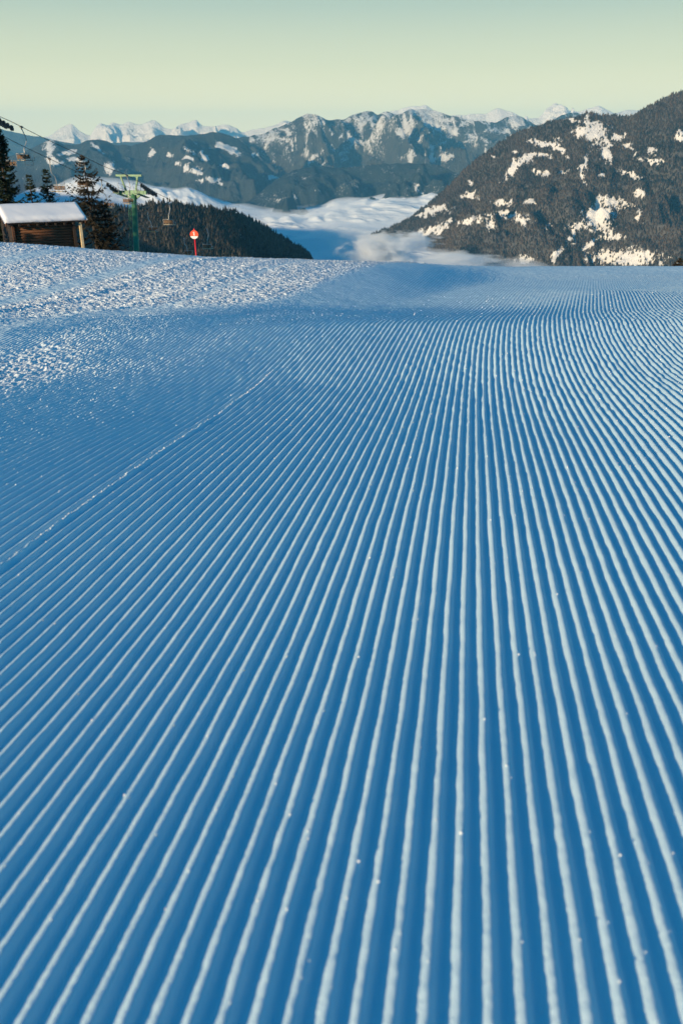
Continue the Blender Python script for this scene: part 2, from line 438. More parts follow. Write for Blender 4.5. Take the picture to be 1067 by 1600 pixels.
# ------------------------------------------------------------------ mountains
def mountain_mat(name, forest1, forest2, snowc=(.86, .86, .84), fscale=.02, bump=1.0, bdist=12, edge=.5):
    t = NT(name); co = t.coord()
    f = t.noise(fscale, 5, .6, co)
    fine = t.noise(fscale * 7, 5, .75, co, (1, 1, .45))
    fine = t.math('MULTIPLY_ADD' if False else 'ADD', t.math('MULTIPLY', t.math('SUBTRACT', fine, .5), 1.7), .5, True)
    base = t.mix(t.math('ADD', t.math('MULTIPLY', fine, .6), t.math('MULTIPLY', t.math('SUBTRACT', f, .3), 1.4), True), forest1, forest2)
    s = t.math('ADD', t.attr('snow'), t.math('MULTIPLY', t.math('SUBTRACT', fine, .5), edge * 2.2))
    s = t.math('ADD', s, t.math('MULTIPLY', t.math('SUBTRACT', f, .5), edge))
    sm = t.ramp(s, [(.44, (0, 0, 0)), (.58, (1, 1, 1))])
    t.base(t.mix(sm, base, snowc)); t.rough(.9); t.b.inputs['Specular IOR Level'].default_value = .1
    t.l(t.bump(fine, 1.0 * bump, bdist), t.b.inputs['Normal'])
    return t.m

def ridge_mountain(name, ctrl, front, D, B, slope, bslope, spur, lam, mat, snowf, ns=420, nd=220, seed=1, jag=0, curve=1.0, zmin=-1000, skew=0.0, flat_top=.05):
    P3 = np.array([list(at(*c)) for c in ctrl]); L = np.concatenate([[0], np.cumsum(np.linalg.norm(np.diff(P3[:, :2], axis=0), axis=1))])
    s = np.linspace(0, L[-1], ns)
    RX, RY, RZ = [pchip(L, P3[:, k], s) if k == 2 else np.interp(s, L, P3[:, k]) for k in range(3)]
    ker = np.hanning(max(3, ns // 25)); ker /= ker.sum()
    pad = len(ker) // 2
    def sm(a): return np.convolve(np.pad(a, pad, 'edge'), ker, 'same')[pad:pad + len(a)]
    RY2 = sm(RY)
    # keep the silhouette: rescale x, z with the smoothed depth
    k = RY2 / RY; RX, RZ, RY = RX * k, RZ * k, RY2
    if jag: RZ = RZ + jag * (fbm(s / (jag * 6), s * 0 + 3, 5, seed + 40))
    n = math.hypot(*front); fx, fy = front[0] / n, front[1] / n
    d = np.concatenate([-(np.linspace(1, 0, max(20, nd // 6))[:-1] ** 1.4) * B, (np.linspace(0, 1, nd) ** 1.15) * D])
    S, Dd = np.meshgrid(s, d); nr, nc = S.shape
    X = RX[None] + fx * Dd; Y = RY[None] + fy * Dd
    dd = np.abs(Dd); sl = np.where(Dd > 0, slope, bslope)
    t = dd / D
    Z = RZ[None] - sl * dd * (1 + (curve - 1) * (1 - np.clip(t, 0, 1)))
    amp = spur * np.clip(dd / (lam * 1.1), 0, 1) ** 1.1
    warp = .35 * fbm(X / lam * .7, Y / lam * .7, 3, seed + 3)
    al = S / lam + warp + skew * Dd / lam
    n1 = ridged(al, Dd / lam * .42 + warp, 6, seed, .52)
    n2 = fbm(X / lam * 1.7, Y / lam * 1.7, 6, seed + 20, .55)
    Z = Z + amp * ((n1 - .55) * 1.7 + n2 * 1.1) + amp * .40 * fbm(X / lam * 4, Y / lam * 4, 5, seed + 33, .60)
    lim = RZ[None] * Y / RY[None] - .004 * dd
    Z = np.minimum(Z, np.where(Dd > 0, lim, RZ[None] * np.clip(Y / RY[None], 0, 1.2) - .06 * dd))
    Z = np.maximum(Z, zmin)
    px, py = project(X, Y, Z)
    n3 = fbm(X / (lam * .25), Y / (lam * .25), 4, seed + 60)
    n4 = ridged(S / 130 + warp * 3, Dd / 620 + warp * 2, 4, seed + 71)
    snow = snowf(dict(n4=n4, X=X, Y=Y, Z=Z, px=px, py=py, s=S / L[-1], d=Dd, n1=n1, n2=n2, n3=n3, RZ=RZ[None] + 0 * X))
    V = np.stack([X, Y, Z], -1)
    o = mesh_np(name, V.reshape(-1, 3), grid_faces(nr, nc)[:, ::-1], mat, smooth=True, attrs={'snow': np.clip(snow, -1, 2).ravel()}, kind='structure')
    return o, V, snow

def patches(px, py, lst, warp=4.0, ws=9.0):
    m = np.full(px.shape, -1.0)
    wx = fbm(px / ws, py / ws, 4, 201, .65) * warp * 2.2; wy = fbm(px / ws, py / ws, 4, 203, .65) * warp * 1.6
    px = px + wx; py = py + wy
    for (cx, cy, rx, ry, ang, wgt) in lst:
        a = R(ang); dx = px - cx; dy = -(py - cy)
        q = (dx * math.cos(a) + dy * math.sin(a)) / rx; r_ = (-dx * math.sin(a) + dy * math.cos(a)) / ry
        m = np.maximum(m, wgt * (1.25 - np.sqrt(q * q + r_ * r_ + 1e-6)))
    return m

# --- right mountain: dark forest with clearings
Z5 = lambda x, y: (640 + x * .4002, 130 + y * .4002)
rp = []
for (x, y, rx, ry, an, wg) in [
    (720, 195, 62, 36, -15, 1), (770, 275, 22, 34, 20, 1), (695, 165, 16, 28, 0, 1), (810, 212, 26, 12, 10, 1), (665, 195, 26, 14, 10, .9), (690, 310, 8, 40, -18, .9), (676, 355, 7, 34, 8, .9),
    (400, 335, 50, 16, 45, 1), (450, 297, 44, 18, 22, 1), (515, 288, 30, 8, 0, .9), (512, 234, 40, 11, -5, 1), (410, 265, 12, 6, 0, .9), (590, 262, 40, 9, -38, .9), (575, 220, 22, 8, 0, .8),
    (515, 352, 26, 10, -8, .85), (600, 349, 26, 7, 5, .8), (865, 360, 34, 10, -14, 1), (850, 245, 18, 11, 0, .95), (940, 262, 14, 14, 0, .95), (945, 302, 30, 10, 0, .95), (889, 282, 10, 8, 0, .9),
    (1062, 208, 18, 22, 30, 1), (738, 520, 50, 52, 10, 1.0), (655, 565, 34, 16, 20, .7), (700, 628, 34, 9, 25, .95), (800, 470, 50, 18, 0, .7), (895, 430, 26, 14, -20, .8), (893, 520, 13, 26, 0, .85),
    (850, 682, 130, 26, 0, .92), (790, 600, 44, 12, 0, .75), (745, 355, 12, 8, 0, .8), (240, 440, 26, 12, 0, .85), (370, 465, 40, 9, 0, .85), (472, 466, 26, 9, 0, .85), (415, 520, 46, 16, -10, .9), (375, 508, 16, 14, 0, .85),
    (230, 540, 42, 12, 10, .9), (320, 556, 24, 18, 0, .9), (100, 498, 54, 12, 18, .9), (42, 515, 20, 9, 0, .9), (95, 572, 60, 13, 28, 1), (455, 690, 34, 12, 0, .7), (440, 545, 20, 12, 0, .7), (535, 560, 16, 9, 0, .7),
    (570, 680, 12, 28, -20, .7), (640, 600, 10, 26, -20, .65), (30, 580, 26, 10, 10, .9), (228, 392, 8, 8, 0, .8), (325, 290, 7, 6, 0, .8), (640, 140, 26, 7, -5, .9), (300, 520, 90, 8, 8, .6), (590, 640, 60, 9, 55, .6)]:
    cx, cy = Z5(x, y); rp.append((cx, cy, rx * .4002 * 1.12, ry * .4002 * 1.15, an, wg))
right_ctrl = [(1500, 120, 5600), (1330, 105, 5600), (1200, 118, 5600), (1120, 137, 5600), (1067, 143, 5600), (1040, 151, 5600), (1020, 163, 5600), (1000, 172, 5650), (985, 180, 5700), (960, 182, 5750), (936, 181, 5750), (922, 177, 5750), (896, 184, 5800),
              (864, 190, 5850), (832, 199, 5900), (800, 212, 5950), (776, 226, 6000), (756, 241, 6050), (732, 260, 6100), (712, 279, 6150), (680, 309, 6250), (656, 329, 6350), (637, 342, 6400), (606, 356, 6450), (582, 366, 6500), (560, 392, 6500), (530, 440, 6500)]
def snow_right(g):
    m = patches(g['px'] + 5 * g['n3'], g['py'] + 4 * g['n3'], rp)
    s = .38 + .60 * m + .42 * fbm(g['px'] / 4.5, g['py'] / 6, 4, 207, .7) + .06 * g['n3']
    return np.where(g['d'] < -5, .2, np.minimum(s, .95))
M_RIGHT = mountain_mat('forested_mountain', (.055, .05, .042), (.15, .14, .125), fscale=.012, bdist=9, edge=.30)
o_right, V_right, s_right = ridge_mountain('mountain', right_ctrl, (-.35, -1), 1900, 1600, .62, .75, 190, 620, M_RIGHT, snow_right, 620, 330, 5, jag=10, curve=1.05, skew=.25)

# --- the nearer wooded hill on the left
M_LHILL = mountain_mat('wooded_hill', (.035, .034, .03), (.09, .085, .075), fscale=.03, bdist=5, edge=.5)
left_ctrl = [(-700, 290, 1900), (-300, 300, 1950), (60, 322, 2000), (150, 321, 2000), (202, 327, 2020), (217, 325, 2030), (235, 320, 2040), (252, 318, 2050), (272, 318, 2070), (285, 321, 2080), (305, 324, 2100), (326, 326, 2120), (357, 329, 2150),
             (395, 345, 2250), (432, 366, 2350), (462, 384, 2420), (483, 400, 2500), (500, 425, 2550), (540, 480, 2600)]
def snow_left(g):
    m = patches(g['px'], g['py'], [(177, 365, 9, 8, 0, 1), (185, 372, 5, 4, 0, 1), (335, 350, 4, 6, 0, .8)])
    return .18 + .2 * g['n3'] + .5 * np.maximum(m, 0)
o_left, V_left, s_left = ridge_mountain('wooded_hill', left_ctrl, (.25, -1), 1500, 1200, .42, .5, 70, 420, M_LHILL, snow_left, 420, 240, 9, jag=3, zmin=-980)

# --- middle hill, in front of the central massif
M_MID = mountain_mat('middle_hill', (.020, .030, .030), (.050, .058, .052), fscale=.008, bdist=18, edge=.5)
def snow_mid(g):
    m = patches(g['px'], g['py'], [(457, 306, 5, 3, -40, 1), (655, 296, 4, 15, 30, 1), (440, 311, 12, 2, 20, .8), (500, 300, 14, 2, -35, .7), (475, 278, 3, 3, 0, .7)])
    return .2 + .16 * g['n3'] + .45 * np.maximum(m, 0)
ridge_mountain('middle_hill', [(330, 360, 9900), (370, 326, 10000), (395, 310, 10050), (432, 281, 10200), (470, 263, 10400), (500, 260, 10500), (530, 262, 10550), (560, 260, 10550), (582, 257, 10500), (610, 256, 10450), (639, 255, 10400), (676, 257, 10350), (706, 267, 10250), (740, 285, 10200), (790, 320, 10100), (850, 370, 10000)],
               (.05, -1), 2900, 2600, .34, .35, 300, 760, M_MID, snow_mid, 380, 220, 14, jag=12)

# --- central massif
def snow_massif(g):
    hi = (g['Z'] - 150) / 900
    m = patches(g['px'] + 4 * g['n3'], g['py'] + 3 * g['n3'], massif_p)
    return np.maximum(.31 + .36 * hi + .26 * g['n3'] + .55 * (g['n4'] - .42), .36 + .5 * m + .30 * (g['n4'] - .4))
Z4 = lambda x, y: (320 + x * .3749, 150 + y * .3749)
massif_p = []
for (x, y, rx, ry, an, wg) in [(610, 175, 14, 46, 28, 1), (575, 170, 7, 20, 20, .9), (345, 145, 34, 12, -28, .9), (200, 180, 18, 14, -30, .9), (358, 200, 9, 30, 10, .9), (520, 160, 7, 60, -5, .7),
        (420, 240, 34, 7, 38, .95), (455, 255, 34, 8, 38, .8), (500, 275, 24, 6, 38, .95), (535, 222, 16, 18, 20, .8), (480, 232, 18, 10, 30, .8), (570, 240, 24, 6, 0, .8), (820, 155, 22, 30, 20, .95), (895, 175, 10, 30, -20, .95),
        (735, 130, 20, 14, 20, .9), (665, 115, 30, 34, 30, .75), (845, 250, 30, 20, 10, .75), (945, 255, 10, 22, 0, .75), (1000, 258, 26, 22, 0, .75), (1030, 150, 30, 18, 30, .95), (880, 60, 90, 26, -10, 1), (930, 110, 60, 20, -30, .85),
        (650, 195, 40, 12, -20, .6), (220, 250, 14, 12, 0, .8), (330, 175, 36, 5, 0, .8), (270, 185, 30, 5, 0, .7), (570, 266, 20, 5, 0, .8), (610, 296, 22, 5, 0, .8), (760, 75, 40, 14, -25, .8), (440, 130, 50, 30, -40, .45), (700, 95, 30, 20, -40, .7)]:
    cx, cy = Z4(x, y); massif_p.append((cx, cy, rx * .33, ry * .33, an, wg))
for (x, y, rx, ry, an, wg) in [(165, 185, 30, 10, 30, .95), (230, 145, 22, 14, 30, .9), (330, 185, 12, 12, 0, .9), (90, 290, 8, 18, 0, .9), (150, 285, 20, 10, 0, .8), (260, 215, 60, 6, -18, .8), (100, 240, 40, 5, 30, .8), (285, 155, 24, 6, -30, .9),
        (420, 150, 34, 18, -20, 1), (210, 160, 20, 8, 20, .8), (30, 215, 20, 8, 40, .9), (360, 110, 34, 14, 0, 1), (230, 225, 40, 5, 10, .7), (40, 110, 60, 24, -30, 1), (150, 145, 24, 16, 0, .9)]:
    cx, cy = Z5(x, y); massif_p.append((cx, cy, rx * .4, ry * .4, an, wg))
M_MASSIF = mountain_mat('massif_slopes', (.036, .040, .034), (.125, .115, .085), fscale=.006, bdist=42, edge=.42)
ridge_mountain('mountain_massif', [(150, 262, 13200), (220, 240, 13400), (280, 226, 13500), (330, 220, 13600), (380, 213, 13800), (402, 211, 13900), (432, 200, 14000), (444, 194, 14000), (462, 186, 14000), (481, 179, 14000), (494, 181, 14000), (507, 186, 14050), (521, 187, 14100), (534, 186, 14150), (552, 180, 14200), (564, 177, 14200), (575, 174, 14200),
                (583, 176, 14250), (590, 179, 14300), (598, 176, 14300), (605, 175, 14300), (620, 178, 14400), (634, 173, 14500), (650, 170, 14600), (672, 172, 14700), (695, 179, 14600), (720, 184, 14500), (745, 190, 14500), (770, 192, 14600), (790, 184, 14800), (806, 181, 14900), (820, 187, 15000), (840, 195, 15000), (860, 188, 15200), (884, 177, 15400), (895, 175, 15400), (915, 184, 15500), (950, 200, 15500), (1000, 215, 15500), (1100, 230, 15500)],
               (.12, -1), 4600, 3500, .36, .5, 600, 950, M_MASSIF, snow_massif, 640, 340, 23, jag=26, curve=1.15, skew=-.3)

# --- long wooded mountain on the left with sunlit clearings
leftmass_p = []
Z3 = lambda x, y: (x * .3374, 160 + y * .3374)
for (x, y, rx, ry, an, wg) in [(232, 212, 26, 26, 30, .9), (225, 240, 20, 10, 0, .9), (255, 270, 30, 16, -20, 1), (318, 232, 26, 12, 0, .95), (345, 268, 40, 7, 0, .8), (370, 290, 18, 20, 0, .95), (450, 207, 28, 9, -35, 1), (508, 300, 24, 26, 0, .95), (712, 234, 16, 18, -40, .95),
        (790, 240, 14, 8, 0, .6), (880, 262, 24, 9, 0, .85), (942, 250, 26, 10, -30, .95), (867, 305, 8, 20, -10, .95), (895, 315, 20, 12, 0, .6), (965, 358, 44, 8, 5, .85), (925, 320, 12, 14, 10, .6), (1040, 205, 30, 14, -10, .95), (1060, 295, 16, 10, 0, .8), (960, 207, 8, 5, 0, .8), (830, 285, 10, 6, 0, .7), (880, 220, 20, 8, -30, .7), (1018, 378, 12, 5, 0, .8)]:
    cx, cy = Z3(x, y); leftmass_p.append((cx, cy, rx * .3374, ry * .3374, an, wg))
for (x, y, rx, ry, an, wg) in [(100, 220, 42, 16, -25, .9), (30, 350, 40, 9, 5, .9), (95, 292, 20, 8, 0, .9), (215, 245, 16, 12, 0, .95), (10, 262, 12, 6, 0, .9), (280, 340, 26, 8, -10, .7), (330, 330, 12, 5, 0, .7), (60, 210, 16, 6, 0, .8)]:
    cx, cy = Z4(x, y); leftmass_p.append((cx, cy, rx * .375, ry * .375, an, wg))
def snow_leftmass(g):
    m = patches(g['px'] + 3 * g['n3'], g['py'] + 2 * g['n3'], leftmass_p)
    return np.maximum(.16 + .22 * g['n3'] + .30 * (g['n4'] - .4), .45 + .55 * m + .25 * (g['n4'] - .4))
M_LEFTM = mountain_mat('left_mountain_slopes', (.025, .034, .034), (.075, .08, .068), fscale=.007, bdist=20, edge=.35)
ridge_mountain('wooded_mountain', [(-330, 240, 11000), (-60, 262, 11000), (0, 248, 11000), (30, 240, 11000), (50, 232, 11000), (67, 222, 11000), (81, 218, 11000), (101, 225, 11050), (118, 226, 11100), (138, 219, 11100), (158, 219, 11150), (182, 226, 11200), (202, 227, 11200), (229, 221, 11250), (250, 212, 11300), (266, 210, 11300), (280, 212, 11300), (300, 211, 11350),
                (314, 210, 11400), (334, 206, 11400), (357, 211, 11450), (372, 218, 11500), (395, 236, 11500), (420, 262, 11400), (455, 295, 11300), (500, 330, 11200)],
               (.30, -1), 3600, 3000, .42, .45, 360, 1000, M_LEFTM, snow_leftmass, 560, 300, 31, jag=16, skew=.35)

# --- pale blue ridge at the far left
M_TEAL = mountain_mat('blue_ridge', (.06, .075, .07), (.12, .13, .12), fscale=.004, bdist=20, edge=.3)
ridge_mountain('blue_ridge', [(-400, 185, 17500), (-60, 196, 17500), (0, 201, 17500), (17, 205, 17500), (35, 209, 17500), (52, 212, 17500), (70, 215, 17500), (85, 219, 17500), (140, 226, 17600), (200, 222, 17800), (260, 224, 18000), (340, 228, 18000)],
               (.1, -1), 3500, 3000, .32, .35, 240, 1600, M_TEAL, lambda g: .18 + .2 * g['n3'] + .12 * g['n1'], 220, 120, 44, jag=14)

# --- far snow peaks
def snow_far(g):
    return .86 + .30 * g['n3'] + .35 * (g['n1'] - .45) - .9 * sst(-(g['Z'] - g['RZ'] * .35), 0, 350)
M_FAR = mountain_mat('snow_peaks_rock', (.13, .12, .11), (.24, .22, .20), (.94, .88, .80), fscale=.004, bdist=45, edge=.35)
ridge_mountain('snow_peaks', [(40, 222, 24000), (60, 216, 24000), (81, 211, 24000), (98, 199, 24000), (111, 194, 24000), (120, 200, 24000), (132, 208, 24000), (141, 211, 24000), (146, 203, 24000), (158, 192, 24000), (168, 195, 24000), (177, 191, 24000), (190, 194, 24000), (202, 191, 24000), (216, 193, 24000), (229, 191, 24000), (240, 188, 24000), (248, 193, 24000), (258, 199, 24000),
                (268, 201, 24000), (276, 198, 24000), (284, 193, 24000), (293, 191, 24000), (307, 187, 24000), (313, 193, 24000), (320, 197, 24000), (337, 197, 24000), (352, 196, 24000), (369, 200, 24000), (378, 206, 24000), (395, 203, 24000), (425, 196, 24000), (447, 189, 24000), (470, 192, 24000), (520, 196, 24000), (560, 188, 24000), (600, 178, 24000), (622, 172, 24000), (631, 168, 24000),
                (640, 166, 24000), (652, 167, 24000), (664, 164, 24000), (676, 172, 24000), (700, 180, 24000), (728, 179, 24000), (756, 179, 24000), (768, 173, 24000), (780, 169, 24000), (790, 172, 24000), (800, 175, 24000), (812, 181, 24000), (822, 186, 24000), (840, 184, 24000), (852, 172, 24000), (862, 164, 24000), (868, 161, 24000), (876, 166, 24000), (888, 173, 24000), (900, 174, 24000), (912, 171, 24000), (924, 169, 24000), (936, 166, 24000), (948, 171, 24000),
                (960, 177, 24000), (974, 174, 24000), (984, 172, 24000), (1010, 172, 24000), (1060, 176, 24000), (1150, 180, 24000)],
               (.15, -1), 4200, 3000, .42, .6, 760, 1000, M_FAR, snow_far, 760, 200, 52, jag=38, curve=1.5)

# --- the shoulder left of the picture that keeps the low sun off the valley
M_SHO = mountain_mat('shoulder_slopes', (.05, .054, .048), (.12, .12, .10), fscale=.007, bdist=12, edge=.35)
def shoulder():
    pts = np.array([(-1150, 850, 30), (-1500, 1250, 130), (-2300, 1350, 230), (-3100, 1750, 470), (-4300, 2600, 660), (-5600, 3500, 720), (-7000, 4500, 860), (-8600, 5600, 900), (-10800, 6800, 860)], float)
    ns, nd = 160, 90
    s = np.linspace(0, len(pts) - 1, ns); RX, RY, RZ = [np.interp(s, np.arange(len(pts)), pts[:, k]) for k in range(3)]
    d = np.linspace(-1, 1, nd) * 3000; S, D_ = np.meshgrid(s, d)
    X = RX[None] + .6 * D_; Y = RY[None] - .8 * D_ * .4 + .0 * D_
    X = RX[None] - .55 * D_ ; Y = RY[None] - .83 * D_ * np.where(D_ > 0, .8, .35)
    Z = RZ[None] - .55 * np.abs(D_) + 160 * fbm(X / 900, Y / 900, 5, 77) * np.clip(np.abs(D_) / 500, .2, 1)
    Z = np.maximum(Z, -900)
    return mesh_np('mountain_shoulder', np.stack([X, Y, Z], -1).reshape(-1, 3), grid_faces(nd, ns), M_SHO, smooth=True, attrs={'snow': (.25 + .3 * fbm(X / 300, Y / 300, 4, 71)).ravel()}, kind='structure')
shoulder()

# --- valley floor
M_VAL = mountain_mat('valley_fields', (.06, .06, .05), (.2, .2, .2), fscale=.004, bdist=4)
gx, gy = np.meshgrid(np.linspace(-26000, 26000, 80), np.linspace(-5500, 33000, 70))
gz = -1000 + 15 * fbm(gx / 3000, gy / 3000, 3, 2)
mesh_np('valley_floor', np.stack([gx, gy, gz], -1).reshape(-1, 3), grid_faces(70, 80), M_VAL, smooth=True, attrs={'snow': (.45 + .4 * fbm(gx / 900, gy / 900, 4, 7)).ravel()}, kind='structure')

# --- forests: thousands of small conifers as one stuff object per hillside
def forest(name, V, snow, n, hmin, hmax, rad, mat, label, thr=.42, ymax=1e9, ymin=-60):
    nr, nc, _ = V.shape
    d1 = V[1:, :-1] - V[:-1, :-1]; d2 = V[:-1, 1:] - V[:-1, :-1]
    area = np.linalg.norm(np.cross(d1, d2), axis=-1); X, Y, Zv = V[:-1, :-1, 0], V[:-1, :-1, 1], V[:-1, :-1, 2]
    px, py = project(X, Y, Zv)
    w_ = area * (px > -120) * (px < 1190) * (py < ymax) * (py > ymin) * (1 - .97 * sst(snow[:-1, :-1], thr, thr + .34)); w_ = w_.ravel(); w_ /= w_.sum()
    idx = rng.choice(len(w_), n, p=w_); i, j = np.unravel_index(idx, (nr - 1, nc - 1))
    a, b = rng.random(n)[:, None], rng.random(n)[:, None]
    p = V[i, j] * (1 - a) * (1 - b) + V[i + 1, j] * a * (1 - b) + V[i, j + 1] * (1 - a) * b + V[i + 1, j + 1] * a * b
    h = hmin + (hmax - hmin) * rng.random(n) ** 1.7; r = h * rad * (.7 + .6 * rng.random(n))
    k = 5; th = np.arange(k) * 2 * np.pi / k + rng.random(n)[:, None] * 6
    lo = np.stack([p[:, 0:1] + r[:, None] * np.cos(th) * (.75 + .5 * rng.random((n, k))), p[:, 1:2] + r[:, None] * np.sin(th) * (.75 + .5 * rng.random((n, k))), p[:, 2:3] + (h * .08)[:, None] + (h * .14)[:, None] * rng.random((n, k))], -1)
    top = (p + np.stack([rng.normal(0, .04, n) * h, rng.normal(0, .04, n) * h, h], -1))[:, None, :]
    VV = np.concatenate([lo, top], 1)
    f = np.array([(q, (q + 1) % k, k) for q in range(k)])
    Ff = f[None] + (np.arange(n) * (k + 1))[:, None, None]
    tint = np.repeat(np.clip(rng.random(n) * .6 + .4 * (.5 + fbm(p[:, 0] / 160, p[:, 1] / 160, 3, 90)), 0, 1), k + 1)
    o = mesh_np(name, VV.reshape(-1, 3), Ff.reshape(-1, 3), mat, nside=3, attrs={'tint': tint}, kind='stuff')
    tag(o, label, 'forest', kind='stuff'); return o
def forest_mat(name, c1, c2, c3):
    t = NT(name); t.base(t.ramp(t.attr('tint'), [(.15, c1), (.5, c2), (.9, c3)])); t.rough(.9)
    t.b.inputs['Specular IOR Level'].default_value = .1; return t.m
M_F1 = forest_mat('mixed_forest_far', (.018, .020, .014), (.062, .047, .033), (.108, .080, .054))
M_F2 = forest_mat('mixed_forest_near', (.012, .016, .012), (.035, .033, .026), (.085, .07, .055))
forest('forest', V_right, s_right, 110000, 11, 26, .26, M_F1, 'brown and dark green forest covering the steep mountain on the right', ymax=450)
forest('hill_forest', V_left, s_left, 34000, 6, 17, .22, M_F2, 'dark conifer wood covering the low hill behind the chairlift', thr=.5, ymax=460)

# ------------------------------------------------------------------ valley fog
def fog_mat():
    t = NT('fog_top'); t.base((.78, .82, .84)); t.rough(1); t.b.inputs['Specular IOR Level'].default_value = 0
    t.l(t.bump(t.noise(.006, 6, .6), .5, 60), t.b.inputs['Normal']); return t.m
def fog_height(X, Y):
    lam = 900
    wx = X + 260 * fbm(X / 700, Y / 700, 3, 101); wy = Y + 260 * fbm(X / 700, Y / 700, 3, 102)
    b = np.abs(fbm(wx / lam, wy / lam * .8, 5, 103, .6)) * 2.6
    z = -650 + 46 * b + 40 * np.abs(fbm(wx / 260, wy / 330, 5, 110, .6)) * 2 + 40 * fbm(X / 2500, Y / 2500, 3, 104)
    z = z + 170 * sst(Y, 8200, 10300) * sst(X, -700, 900) + 30 * sst(Y, 8200, 9500)
    c = at(235, 300, 9300)
    z = z + 150 * np.exp(-((X - c.x + 150) / 1150) ** 4 - ((Y - c.y) / 900) ** 2) * (.8 + .25 * b)
    c = at(60, 300, 9300); z = z + 130 * np.exp(-((X - c.x) / 1500) ** 4 - ((Y - c.y) / 800) ** 2) * (.8 + .25 * b)
    return z
fx_, fy_ = np.meshgrid(np.linspace(-6500, 4500, 760), np.linspace(3200, 14500, 760))
fz_ = fog_height(fx_, fy_)
fog = mesh_np('fog', np.stack([fx_, fy_, fz_], -1).reshape(-1, 3), grid_faces(760, 760), fog_mat(), smooth=True)
tag(fog, 'sea of pale morning fog filling the valley between the mountains', 'fog', kind='stuff')
vx, vy = np.meshgrid(np.linspace(-6500, 4500, 240), np.linspace(3200, 14500, 240))
vz = fog_height(vx, vy)
for _ in range(3): vz = (vz + np.roll(vz, 1, 0) + np.roll(vz, -1, 0) + np.roll(vz, 1, 1) + np.roll(vz, -1, 1)) / 5
vz = vz + 30 + 60 * fbm(vx / 480, vy / 420, 5, 150, .6)
Vt = np.stack([vx, vy, vz], -1).reshape(-1, 3); Vb = Vt.copy(); Vb[:, 2] = -960; n0 = len(Vt)
G_ = 240; ft = grid_faces(G_, G_); ed_ = [i for i in range(G_)] + [i * G_ + G_ - 1 for i in range(1, G_)] + [(G_ - 1) * G_ + i for i in range(G_ - 2, -1, -1)] + [i * G_ for i in range(G_ - 2, 0, -1)]
fs_ = np.array([(ed_[(k + 1) % len(ed_)], ed_[k], ed_[k] + n0, ed_[(k + 1) % len(ed_)] + n0) for k in range(len(ed_))])
fm = bpy.data.materials.new('fog_veil'); fm.use_nodes = True; ftree = fm.node_tree; ftree.nodes.clear()
fo = ftree.nodes.new('ShaderNodeOutputMaterial'); fv = ftree.nodes.new('ShaderNodeVolumePrincipled'); fv.inputs['Color'].default_value = (.96, .98, 1, 1); fv.inputs['Density'].default_value = .0035
ftree.links.new(fv.outputs[0], fo.inputs['Volume'])
veil = mesh_np('fog_veil', np.concatenate([Vt, Vb]), np.concatenate([ft, ft[:, ::-1] + n0, fs_]), fm, smooth=True)
tag(veil, 'soft thin veil of mist lying over the top of the valley fog', 'mist', kind='stuff')

def fog_bank(px, py, zc, r, seed, label, dens):
    """a soft ball of mist: noise-broken density that thins out to nothing before its closed hull"""
    import bmesh
    bm = bmesh.new(); bmesh.ops.create_icosphere(bm, subdivisions=3, radius=1.0)
    me = bpy.data.meshes.new('mist'); bm.to_mesh(me); bm.free()
    o = bpy.data.objects.new('mist', me); C.objects.link(o); o.location = at(px, py, zc); o.scale = r
    t = bpy.data.materials.new('mist'); t.use_nodes = True; tt = t.node_tree; tt.nodes.clear(); N = tt.nodes.new; Lk = tt.links.new
    o_ = N('ShaderNodeOutputMaterial'); v = N('ShaderNodeVolumePrincipled'); co = N('ShaderNodeTexCoord')
    ln = N('ShaderNodeVectorMath'); ln.operation = 'LENGTH'; Lk(co.outputs['Object'], ln.inputs[0])
    nz = N('ShaderNodeTexNoise'); nz.noise_dimensions = '4D'; nz.inputs['W'].default_value = seed; nz.inputs['Scale'].default_value = 2.4; nz.inputs['Detail'].default_value = 5; nz.inputs['Roughness'].default_value = .6
    Lk(co.outputs['Object'], nz.inputs['Vector'])
    a = N('ShaderNodeMath'); a.operation = 'MULTIPLY_ADD'; Lk(nz.outputs['Fac'], a.inputs[0]); a.inputs[1].default_value = 2.4; a.inputs[2].default_value = -.55
    b = N('ShaderNodeMath'); b.operation = 'SUBTRACT'; Lk(a.outputs[0], b.inputs[0]); Lk(ln.outputs['Value'], b.inputs[1])
    c = N('ShaderNodeMath'); c.operation = 'MULTIPLY'; c.use_clamp = False; Lk(b.outputs[0], c.inputs[0]); c.inputs[1].default_value = dens * 3
    d = N('ShaderNodeMath'); d.operation = 'MAXIMUM'; Lk(c.outputs[0], d.inputs[0]); d.inputs[1].default_value = 0
    Lk(d.outputs[0], v.inputs['Density'])
    v.inputs['Color'].default_value = (.95, .97, .98, 1); Lk(v.outputs[0], o_.inputs['Volume'])
    me.materials.append(t); tag(o, label, 'mist', 'banks of mist over the valley', 'stuff'); return o
fog_bank(592, 398, 4300, (270, 420, 140), 3.1, 'soft bank of mist at the foot of the right mountain', .020)
fog_bank(545, 385, 5200, (190, 420, 100), 5.4, 'thin blue mist left of the foot of the right mountain', .006)
fog_bank(700, 410, 3900, (330, 240, 66), 8.2, 'thin low strip of mist under the dark forested slope', .014)
fog_bank(645, 374, 4700, (200, 260, 60), 14.7, 'wisp of mist lying against the clearing of the mountain', .014)

